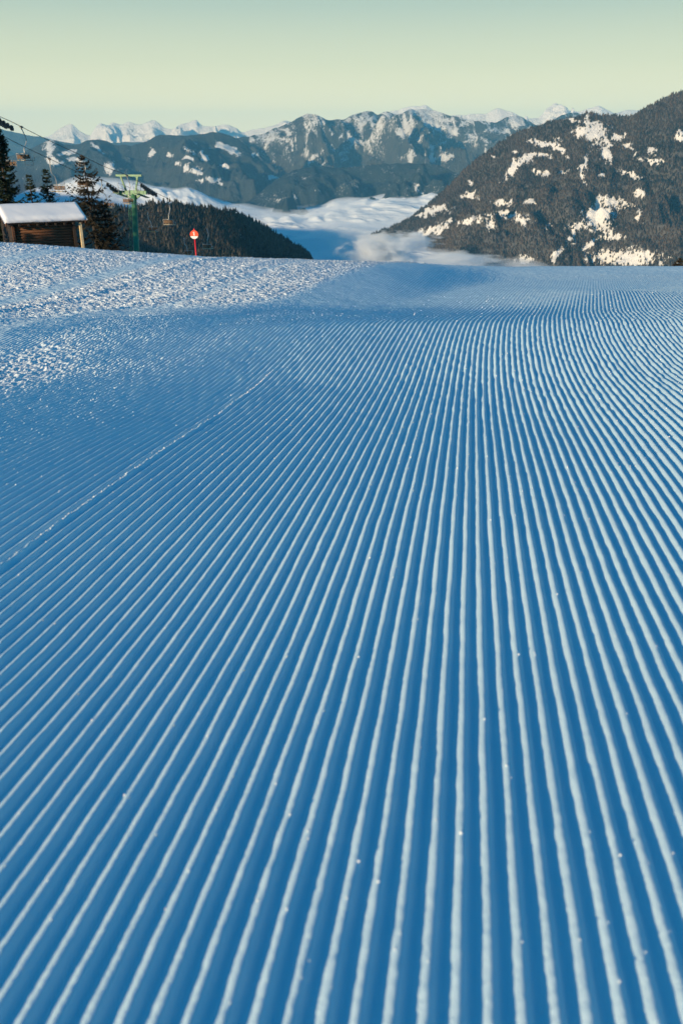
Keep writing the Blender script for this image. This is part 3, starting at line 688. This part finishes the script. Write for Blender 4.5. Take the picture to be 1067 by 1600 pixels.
# ------------------------------------------------------------------ trees
def conifer(base, top, rx, label, mat_c, dense=1.0, seed=1, name='spruce_tree', droop=.25, cat='tree', start=.12, group=None):
    base, top = Vector(base), Vector(top); H = (top - base).length; rd = random.Random(seed)
    t = thing(name, base, label, cat, group)
    lean = (top - base)
    m = MB(); m.tube([Vector((0, 0, -.6)), lean * .35, lean * .7, lean], [H * .018, H * .013, H * .007, .008], 8)
    m.build('trunk', M_BARK, t)
    V = []; Fq = []
    def tri(a, b, c): k = len(V); V.extend((a, b, c)); Fq.append((k, k + 1, k + 2))
    nl = int(H * 6.5 * dense)
    for i in range(nl):
        f = start + (1 - start) * (i + rd.random()) / nl
        Lb = rx * (1 - f) ** .62 * (.72 + .5 * rd.random()) + .06
        for q in range(rd.choice((2, 3, 3, 4))):
            th = rd.random() * 6.283; o = lean * f
            dirv = Vector((math.cos(th), math.sin(th), 0)); nseg = 6
            rise = .25 * f - droop * (1 - f)
            pts = []
            for k in range(nseg + 1):
                s = k / nseg; pts.append(o + dirv * Lb * s + Vector((0, 0, Lb * (rise * s - droop * s * (1 - s) * 1.3 + .18 * s * s * s))))
            side = Vector((-dirv.y, dirv.x, 0))
            for k in range(nseg):
                a, b = pts[k], pts[k + 1]; w_ = .035 * (1 - k / nseg) + .012
                tri(a - Vector((0, 0, w_)), b, a + Vector((0, 0, w_))); tri(a - side * w_, b, a + side * w_)
            nt_ = int((6 + Lb * 20) * dense)
            for k in range(nt_):
                s = .08 + .92 * rd.random(); pos = o.lerp(o, 0); ix = min(nseg - 1, int(s * nseg)); pos = pts[ix].lerp(pts[ix + 1], s * nseg - ix)
                l = (.16 + .30 * (1 - s)) * (.6 + .8 * rd.random()) * min(1.3, .55 + Lb * .35)
                d = (side * rd.choice((-1, 1)) * (.5 + .5 * rd.random()) + dirv * (.2 + .7 * rd.random()) + Vector((0, 0, -.5 * rd.random() - .15 * droop * 4))).normalized()
                wv = Vector((rd.random() - .5, rd.random() - .5, rd.random() - .5)).normalized() * (.03 + .05 * rd.random())
                tri(pos - wv, pos + d * l, pos + wv)
    cr = mesh_np('crown', [tuple(v) for v in V], Fq, mat_c, parent=t, nside=3)
    return t
def tree_at(px, pytop, zc, rx, **kw):
    top = at(px, pytop, zc); X, Y = top.x, top.y
    base = Vector((X + kw.pop('lean', 0), Y, float(ground(X, Y)) - .1)); return conifer(base, top, rx, **kw)
tree_at(-6, 190, 58, 1.75, label='tall dense dark spruce at the left edge behind the hut', mat_c=M_SPRUCE, dense=1.5, seed=3)
tree_at(-34, 205, 60, 2.0, label='dark spruce rising past the left edge, half cut off by the frame', mat_c=M_SPRUCE, dense=1.3, seed=13)
tree_at(45, 272, 62, 1.55, label='small spruce behind the hut roof, nearer to the tall dark spruce', mat_c=M_SPRUCE, dense=.95, seed=4, droop=.15)
tree_at(71, 263, 63, 1.6, label='slim small spruce behind the middle of the hut roof', mat_c=M_SPRUCE, dense=.95, seed=5, droop=.15)
tree_at(129, 243, 60, 3.3, label='bare spreading larch with drooping branches right of the hut', mat_c=M_LARCH, dense=.85, seed=6, name='larch_tree', droop=.35, lean=.55)
tree_at(163, 318, 66, 2.2, label='low dark larch between the hut and the lift tower', mat_c=M_LARCH, dense=.9, seed=16, name='larch_tree', droop=.3)
tree_at(1062, 404, 62, 1.4, label='dark conifer top peeking over the snow brow at the right edge', mat_c=M_LARCH, dense=1.3, seed=8)

# ------------------------------------------------------------------ the hut
def hut():
    A = at(9, 350, 47.0); y2 = None
    # right eave corner at the same height
    b = (800 - 345) / F; zc2 = A.z / (-SP + b * CP); Bp = at(135, 345, zc2)
    e = Vector((Bp.x - A.x, Bp.y - A.y, 0)); L = e.length; rz = math.atan2(e.y, e.x)
    g = float(ground(A.x, A.y)) - .5
    t = thing('log_hut', (A.x, A.y, g), 'small brown wooden hut under a thick snowy roof at the left edge', 'hut', rz=rz)
    H = A.z - g                                  # eave height above base
    dep, rise, ov = 1.62, .80, .38              # ridge depth, ridge rise, front overhang
    # log wall
    def logs(x0, x1, y, z0, z1, r=.085):
        m = MB(); n = int((z1 - z0) / (r * 1.8))
        for i in range(n):
            z = z0 + r + i * (z1 - z0 - 2 * r) / max(1, n - 1); m.tube([(x0 - .05 * (i % 2), y, z), (x1 + .05 * ((i + 1) % 2), y, z)], r, 8)
        return m
    x0, x1 = .45, L - .72
    logs(x0, x1, ov, 0, H + .05).build('front_wall', M_PLANK, t, True)
    m = MB(); n = 26
    for i in range(n):                          # gable wall, laid boards stepping up to the ridge
        z = i * (H + rise) / n; dz = (H + rise) / n
        zz = max(0, z + dz - H - .12); a = ov + zz / rise * (dep - ov); bb = 2 * dep - ov - zz / rise * (dep - ov)
        if bb > a: m.box(((x0), (a + bb) / 2, z + dz / 2), (.10, bb - a, dz * .94))
    m.build('gable_wall', M_DARKWOOD, t)
    m = MB(); m.box((x1, dep, H / 2), (.10, 2 * dep - 2 * ov, H)); m.build('side_wall', M_DARKWOOD, t)
    m = MB(); m.box(((x0 + L - .2) / 2, 2 * dep - ov + .1, H / 2), (L - .2 - x0 - .12, .1, H)); m.build('back_wall', M_DARKWOOD, t)
    MB().box((x1 + .05, ov - .10, H / 2), (.16, .10, H)).build('corner_board', M_DARKWOOD, t)
    MB().box((x0 - .02, ov - .13, H / 2), (.12, .09, H)).build('corner_board', M_PLANK, t)
    # porch post and its twin at the back
    p = Vector((L - .30, .14, 0))
    MB().beam(p + Vector((0, 0, -.1)), p + Vector((-.03, 0, H - .1)), .14).build('post', M_TIMBER, t)
    MB().beam(p + Vector((0, 2 * dep - .3, -.1)), p + Vector((0, 2 * dep - .3, H - .1)), .14).build('post', M_TIMBER, t)
    # roof boards, rafters
    ang = math.atan2(rise, dep)
    m = MB()
    for sgn, yy in ((1, 0), (-1, 2 * dep)):
        mid = Vector((L / 2, yy + sgn * dep / 2, H + rise / 2)); Ls = math.hypot(dep, rise)
        m.box(mid, (L, Ls, .07), Matrix.Rotation(sgn * ang, 3, 'X'))
    roof = m.build('roof', M_DARKWOOD, t)
    m = MB()
    for k in range(9):
        x = .25 + k * (L - .5) / 8; m.beam((x, -.04, H - .14), (x, dep, H + rise - .13), .09, .12)
    m.build('rafter', M_DARKWOOD, roof)
    m = MB(); m.beam((.04, -.05, H - .06), (.04, dep, H + rise - .06), .05, .18); m.build('verge_board', M_PLANK, roof)
    m = MB(); m.beam((L - .04, -.05, H - .06), (L - .04, dep, H + rise - .06), .05, .18); m.build('verge_board', M_PLANK, roof)
    # thick snow blanket: swept rounded section
    nu, nv = 70, 46
    V = []
    for i in range(nu + 1):
        fx = i / nu; x = -.06 + fx * (L + .16)
        endr = min(1, (fx * nu) / 4.0, ((1 - fx) * nu) / 4.0); th = .25 * math.sqrt(max(0, 1 - (1 - endr) ** 2))
        for j in range(nv + 1):
            s = j / nv * 2 - 1                      # -1 front eave .. 1 back eave
            y = dep + s * (dep + .05); zr = H + rise * (1 - abs(s)) + .04
            er = min(1, (1 - abs(s)) * nv / 2 / 3.0); tk = th * math.sqrt(max(0, 1 - (1 - er) ** 2))
            z = zr + tk - .10 * math.exp(-(s / .13) ** 2) * (1 if endr > .9 else endr)
            V.append((x, y - (.05 * s), z))
    Vn = np.array(V)
    Vn[:, 2] += .03 * fbm(Vn[:, 0] / 1.1, Vn[:, 1] / 1.1, 4, 120)
    wav = .035 * fbm(Vn[:, 0] / .5, Vn[:, 1] * 0 + 2, 3, 121)
    fr = (Vn[:, 1] < .25); Vn[fr, 2] += wav[fr]; Vn[fr, 1] += wav[fr] * 1.5
    low = Vn.copy(); low[:, 2] = np.minimum(H + rise * (1 - np.abs(Vn[:, 1] - dep) / (dep)) + .036, Vn[:, 2] - .002)
    n0 = len(Vn); f1 = grid_faces(nu + 1, nv + 1)[:, ::-1]; f2 = grid_faces(nu + 1, nv + 1, n0)
    edge = [i * (nv + 1) for i in range(nu + 1)] + [nu * (nv + 1) + j for j in range(1, nv + 1)] + [i * (nv + 1) + nv for i in range(nu - 1, -1, -1)] + [j for j in range(nv - 1, 0, -1)]
    f3 = np.array([(edge[k], edge[(k + 1) % len(edge)], edge[(k + 1) % len(edge)] + n0, edge[k] + n0) for k in range(len(edge))])
    mesh_np('snow_cap', np.concatenate([Vn, low]), np.concatenate([f1, f2, f3]), M_CAP, parent=t, smooth=True)
    return t, A, e.normalized(), H
hut_t, hutA, hutE, hutH = hut()

# spruces just outside the left edge; they throw the shade on the hut wall and behind it
def shade_tree(target, dist, rx, ztop, label, seed):
    p = target + Vector((SUN_AZ[0], SUN_AZ[1], 0)) * dist
    g = float(ground(p.x, p.y))
    return conifer((p.x, p.y, g), (p.x, p.y, ztop), rx, label, M_SPRUCE, 1.2, seed, start=.03, group='spruces outside the left edge')
LAB = 'dense spruce standing outside the left edge of the view, on the slope beside the lift'
hw = hutA + hutE * .6
shade_tree(hutA + Vector((-1.0, 1.6, 0)), 7.5, 1.8, hutA.z + 1.5, LAB, 30)
shade_tree(hw, 9, 1.9, hutA.z + 1.2, LAB, 31)
shade_tree(hw + hutE * 1.3, 9.5, 1.5, hutA.z + .8, LAB, 32)
shade_tree(hw + hutE * 2.3, 10.5, 1.2, hutA.z + .45, LAB, 33)

for k, (qx, qy, zc, dist, extra) in enumerate([(212, 352, 80, 34, 1.2), (222, 352, 82, 36, .8), (202, 352, 78, 32, .8), (232, 350, 87, 38, 1.2), (288, 382, 96, 44, 1.4), (321, 374, 95, 47, 1.4), (262, 372, 96, 41, 1), (305, 385, 96, 43, 1)]):
    q = at(qx, qy, zc); shade_tree(q, dist, 3.4, q.z + dist * math.tan(SUN_EL) + extra + .5, LAB, 41 + k)

# ------------------------------------------------------------------ ropes
ropeA = [(-90, 143, 51.5), (-3, 181, 57.3), (18, 190, 58.8), (34, 198, 59.9), (80, 221, 63.7), (128, 243, 68.1), (163, 260, 71.6), (199, 274, 75.9), (221, 286, 78.6), (233, 294, 80.3), (245, 301.5, 82.0), (262, 310, 84.5), (292, 331, 89.3), (323, 354, 94.9), (352, 381, 101), (375, 407, 107), (395, 432, 113)]
ropeB = [(-150, 142, 51.0), (-76, 174, 57.0), (-40, 191, 59.3), (-2, 209, 62.1), (38, 229, 65.2), (78, 248, 68.8), (118, 267, 73.0), (159, 281, 77.2), (170, 286, 78.4), (178, 291, 79.4), (188, 298, 80.6), (207, 311, 83.2), (231, 328, 86.7), (259, 348, 91.0), (288, 369, 96), (310, 388, 100), (335, 410, 105), (355, 430, 110)]
def spline(pts, n):
    q = np.array([list(at(*p)) for p in pts]); L = np.concatenate([[0], np.cumsum(np.linalg.norm(np.diff(q, axis=0), axis=1))])
    s = np.linspace(0, L[-1], n); return [Vector((np.interp(s_, L, q[:, 0]), np.interp(s_, L, q[:, 1]), pchip(L, q[:, 2], np.array([s_]))[0])) for s_ in s]
for pts, lab in ((ropeA, 'right hand steel haul rope of the chairlift, running over the black roller row'), (ropeB, 'left hand steel haul rope of the chairlift, passing low over the hut')):
    sp_ = spline(pts, 160); o = sp_[0].copy(); m = MB(); m.tube([p - o for p in sp_], .021, 6)
    tag(m.build('haul_rope', M_ROPE, None, True, o), lab, 'cable', 'haul ropes of the chairlift')

LD = Vector((at(262, 310, 84.5).x - at(34, 198, 59.9).x, at(262, 310, 84.5).y - at(34, 198, 59.9).y, 0)).normalized()   # line direction
RZL = math.atan2(LD.y, LD.x) - math.pi / 2
# local frame: x = across the line (right), y = along the line (away from the camera)

# ------------------------------------------------------------------ chairs
def make_chair(path, cy, name='lift_chair', flip=1):
    t = thing(name, (0, 0, 0), 'x', 'chairlift chair')
    g = MB(); g.box((0, 0, -.02), (.09, .34, .10)); g.beam((0, 0, -.05), (0, 0, -.2), .07); g.beam((0, -.22, .02), (0, .05, .05), .05, .04); g.build('grip', M_DARKSTEEL, t)
    h = MB(); h.tube([(0, y, z) for y, z in path], .035, 8)
    h.beam((-.02, path[-1][0], path[-1][1]), (.02, path[-1][0], path[-1][1]), .05)
    h.build('hanger', M_STEEL, t, True)
    zt = path[-1][1]                               # bottom of the hanger = seat level
    W = 1.08; zs = zt + .02
    f = MB()
    f.tube([(-W / 2, cy - .26 * flip, zs + .5), (-W / 2, cy - .20 * flip, zs), (-W / 2, cy + .30 * flip, zs - .02), (-W / 2, cy + .34 * flip, zs + .22), (-W / 2, cy - .2 * flip, zs + .26)], .019, 6)
    f.tube([(W / 2, cy - .26 * flip, zs + .5), (W / 2, cy - .20 * flip, zs), (W / 2, cy + .30 * flip, zs - .02), (W / 2, cy + .34 * flip, zs + .22), (W / 2, cy - .2 * flip, zs + .26)], .019, 6)
    f.tube([(-W / 2, cy - .26 * flip, zs + .5), (W / 2, cy - .26 * flip, zs + .5)], .02, 6); f.tube([(-W / 2, cy - .2 * flip, zs), (W / 2, cy - .2 * flip, zs)], .02, 6)
    f.build('frame', M_STEEL, t, True)
    s = MB()
    for k in range(5): s.box((0, cy + (-.14 + k * .11) * flip, zs + .02), (W - .06, .09, .03))
    s.build('seat', M_SLAT2, t)
    b = MB()
    for k in range(7): b.box((-W / 2 + .11 + k * (W - .22) / 6, cy - .235 * flip, zs + .27), (.115, .028, .30))
    b.build('backrest', M_SLAT, t)
    r = MB(); r.tube([(-.32, cy + .34 * flip, zs + .2), (-.32, cy + .42 * flip, zs - .34), (.32, cy + .42 * flip, zs - .34), (.32, cy + .34 * flip, zs + .2)], .016, 6)
    r.build('footrest', M_DARKSTEEL, t, True)
    return t
pathA = [(0, -.15), (.14, -.35), (.36, -.7), (.42, -1.0), (.26, -1.25), (.02, -1.42), (-.05, -1.62), (-.08, -2.42)]
pathB = [(0, -.15), (-.04, -.5), (-.02, -.92), (.12, -1.10), (.44, -1.25), (.56, -1.42), (.62, -1.7), (.74, -2.42)]
chA = make_chair(pathA, -.02); chB = make_chair(pathB, .78, flip=-1)
A_ch = [(34, 198, 59.9, 50, 'highest chair on the right hand rope, above the left end of the hut'),
        (128, 243, 68.1, 47, 'chair hanging in front of the bare larch, right of the hut'),
        (199, 274, 75.9, 43, 'chair passing the head of the green lift tower, just left of its mast'),
        (262, 310, 84.5, 40, 'chair just right of the green tower, pale against the dark wooded hill'),
        (323, 354, 94.9, 34, 'small dark chair right of the red piste marker')]
B_ch = [(-2, 209, 62.1, 50, 'chair cut off by the left edge of the photo in front of the tall spruce'),
        (78, 248, 68.8, 50, 'chair hanging on a pale crooked arm above the middle of the hut roof'),
        (159, 281, 77.2, 43, 'chair between the bare larch and the green lift tower'),
        (231, 328, 86.7, 34, 'dark chair low beside the mast of the green tower, on its right'),
        (288, 369, 96.0, 30, 'dark chair just above the snow, left of the red piste marker')]
for proto, lst in ((chA, A_ch), (chB, B_ch)):
    for i, (px, py, zc, drop, lab) in enumerate(lst):
        o = proto if i == 0 else copy_tree(proto)
        o.location = at(px, py, zc); o.rotation_euler = (0, 0, RZL); k = drop * zc / F / 2.42 * .98; o.scale = (1, 1, k)
        tag(o, lab, 'chairlift chair', 'chairs hanging on the chairlift')

# ------------------------------------------------------------------ lift tower
def lift_tower():
    cA = at(233, 294, 80.3); cB = at(178, 291, 79.4)
    c = (cA + cB) / 2; g = float(ground(c.x, c.y)) - .6
    t = thing('lift_tower', (c.x, c.y, g), 'green steel chairlift tower with cross arm and roller rows, right of the hut', 'lift tower', 'chairlift towers', RZL)
    Mi = (Matrix.Translation((c.x, c.y, g)) @ Matrix.Rotation(RZL, 4, 'Z')).inverted()
    def loc(v): return Mi @ Vector(v)
    a, b = loc(cA), loc(cB); top = loc(at(209.5, 303, 80)); bot = loc(at(214, 400, 80)); bot = top + (bot - top) * ((top.z) / (top.z - bot.z))
    m = MB(); m.tube([bot, bot.lerp(top, .5), top], [.38, .31, .25], 16); m.tube([bot - Vector((0, 0, .1)), bot + Vector((0, 0, .12))], .62, 16)
    mast = m.build('mast', M_GREEN, t, True)
    # ladder on the mast's near left side
    m = MB(); l0 = bot + Vector((-.52, -.2, 1)); l1 = top + Vector((-.40, -.2, -.2))
    for s in (-.16, .16): m.tube([l0 + Vector((0, s, 0)), l1 + Vector((0, s, 0))], .022, 6)
    nrg = int((l1 - l0).length / .3)
    for k in range(nrg): p = l0.lerp(l1, (k + .5) / nrg); m.tube([p + Vector((0, -.16, 0)), p + Vector((0, .16, 0))], .015, 6)
    m.build('ladder', M_GREEN, t)
    zc = top.z + .12
    m = MB(); m.beam((b.x - .05, top.y, zc), (a.x + .1, top.y, zc), .30, .34)
    m.beam((top.x - .75, top.y, zc - .12), (top.x - .05, top.y, zc - .62), .22, .2); m.beam((top.x + .75, top.y, zc - .12), (top.x + .05, top.y, zc - .62), .22, .2)
    m.box((top.x, top.y, zc), (.9, .5, .42)); m.build('cross_arm', M_GREEN, t)
    # lifting frame
    zt = loc(at(205, 274, 80)).z
    lx, rx = loc(at(180, 275, 79.5)).x, loc(at(232, 274, 80.5)).x
    m = MB(); m.beam((lx, top.y, zt), (rx, top.y, zt), .15, .17)
    m.beam((lx + .45, top.y, zt), (lx + .95, top.y, zc), .14, .14); m.beam((rx - .4, top.y, zt), (rx - .78, top.y, zc), .14, .14)
    m.beam((lx + .45, top.y, zt - .28), (lx + .75, top.y, zt), .06); m.beam((rx - .45, top.y, zt - .28), (rx - .75, top.y, zt), .06)
    m.build('lifting_frame', M_GREEN, t)
    # catwalks with handrails
    for sgn, e in ((1, a), (-1, b)):
        m = MB(); cx = e.x - sgn * .42
        for k in range(5): m.beam((cx - .2 + k * .1, -1.25, zc + .0), (cx - .2 + k * .1, 1.25, zc - .5), .045, .04)
        for k in range(7): yy = -1.2 + k * .4; m.beam((cx - .24, yy, zc - .2 * yy - .27), (cx + .24, yy, zc - .2 * yy - .27), .05, .03)
        fl = m.build('catwalk', M_GREEN, t)
        m = MB(); rxp = cx + sgn * -.26
        for k in range(4): yy = -1.2 + k * .8; m.tube([(rxp, yy, zc - .2 * yy - .27), (rxp, yy, zc - .2 * yy + .65)], .02, 6)
        m.tube([(rxp, -1.2, zc + .89), (rxp, 1.2, zc + .41)], .02, 6); m.tube([(rxp, -1.2, zc + .5), (rxp, 1.2, zc + .02)], .016, 6)
        m.build('handrail', M_STEEL, fl)
    # roller rows
    for pts, e, half in (((221, 286, 78.6, 245, 301.5, 82.0), a, 1.9), ((170, 286, 78.4, 188, 298, 80.6), b, 1.5)):
        p, q = loc(at(*pts[:3])), loc(at(*pts[3:])); d = (q - p).normalized(); mid = (p + q) / 2
        up = Vector((0, -d.z, d.y)).normalized()
        row = MB(); row.beam(mid - d * half - up * .26, mid + d * half - up * .26, .07, .16); row.beam(mid - d * half * .55 - up * .42, mid + d * half * .55 - up * .42, .08, .14)
        row.box(mid - up * .38, (.16, .3, .42)); row.beam(mid - up * .45, Vector((mid.x, top.y, zc)), .12)
        rw = row.build('roller_row', M_DARKSTEEL, t)
        n = 8 if half > 1.6 else 6
        for k in range(n):
            cpt = mid + d * (-half + (k + .5) * 2 * half / n) - up * .215
            w_ = MB(); w_.disc(cpt, (1, 0, 0), .185, .10, 18); w_.disc(cpt, (1, 0, 0), .06, .16, 10); w_.build('roller', M_BLACK, rw, False)
            if k % 3 == 0: pass
    return t, cA
tower, twA = lift_tower()
t2 = copy_tree(tower)
dlt = at(-3.5, 182, 57.3) - twA
t2.location = tower.location + dlt
tag(t2, 'chairlift tower mostly outside the left edge, only its black rollers reach into view', 'lift tower', 'chairlift towers')

# ------------------------------------------------------------------ piste marker
def marker():
    zc = 43.5; top = at(303.2, 357, zc); g = float(ground(top.x, top.y)); bx = at(304.8, 400, zc)
    t = thing('piste_marker', (bx.x, top.y, g), 'red pole with round red and white disc standing on the snow brow', 'piste marker', rz=math.atan2(top.x, -top.y) * 0 + .0)
    lx = top.x - bx.x; H = top.z - g
    print('marker ground', g, 'H', H, project(bx.x, top.y, g))
    m = MB(); m.tube([(0, 0, -.35), (lx * .8, 0, H - .4)], .034, 12); m.build('pole', M_RED, t, True)
    cz = H - .30; r = .215
    def seg(z0, z1, y0, y1, n=24):
        mm = MB(); pts = []
        for k in range(n + 1):
            z = z0 + (z1 - z0) * k / n; hw_ = math.sqrt(max(0, r * r - z * z)); pts.append((hw_, z))
        for k in range(n):
            (w0, a), (w1, b) = pts[k], pts[k + 1]
            v = [(-w0, y0, a), (w0, y0, a), (w1, y0, b), (-w1, y0, b), (-w0, y1, a), (w0, y1, a), (w1, y1, b), (-w1, y1, b)]
            mm.add([(x + lx, y, z + cz) for x, y, z in v], [(0, 1, 2, 3), (7, 6, 5, 4), (0, 4, 5, 1), (3, 2, 6, 7), (0, 3, 7, 4), (1, 5, 6, 2)])
        return mm
    d = seg(-.08, r, -.05, -.036).build('disc', M_ORANGE, t)
    seg(-r, -.081, -.05, -.036).build('white_band', M_WHITE, d)
    m = MB(); m.box((lx, -.054, cz + .05), (.045, .006, .20)); m.beam((lx - .05, -.054, cz + .09), (lx, -.054, cz + .14), .006, .035)
    m.build('numeral', M_WHITE, d)
    m = MB(); m.add([(lx - .05, -.03, cz + r - .02), (lx + .05, -.03, cz + r - .02), (lx + .05, .03, cz + r - .02), (lx - .05, .03, cz + r - .02), (lx, 0, H + .02)], [(3, 2, 1, 0), (0, 1, 4), (1, 2, 4), (2, 3, 4), (3, 0, 4)])
    m.build('tip', M_RED, t)
marker()

# ------------------------------------------------------------------ haze
def haze():
    m = MB(); m.box((0, 14000, (1500 - 1020) / 2), (54000, 39500, 1500 + 1020))
    t = bpy.data.materials.new('haze'); t.use_nodes = True; tt = t.node_tree; tt.nodes.clear()
    o_ = tt.nodes.new('ShaderNodeOutputMaterial'); v = tt.nodes.new('ShaderNodeVolumePrincipled')
    v.inputs['Color'].default_value = (.20, .66, 1.0, 1); v.inputs['Density'].default_value = 2.7e-5; v.inputs['Anisotropy'].default_value = 0.0
    tt.links.new(v.outputs[0], o_.inputs['Volume'])
    o = m.build('haze', t); tag(o, 'thin blue morning haze in the air over the valleys', 'haze', kind='stuff')
haze()
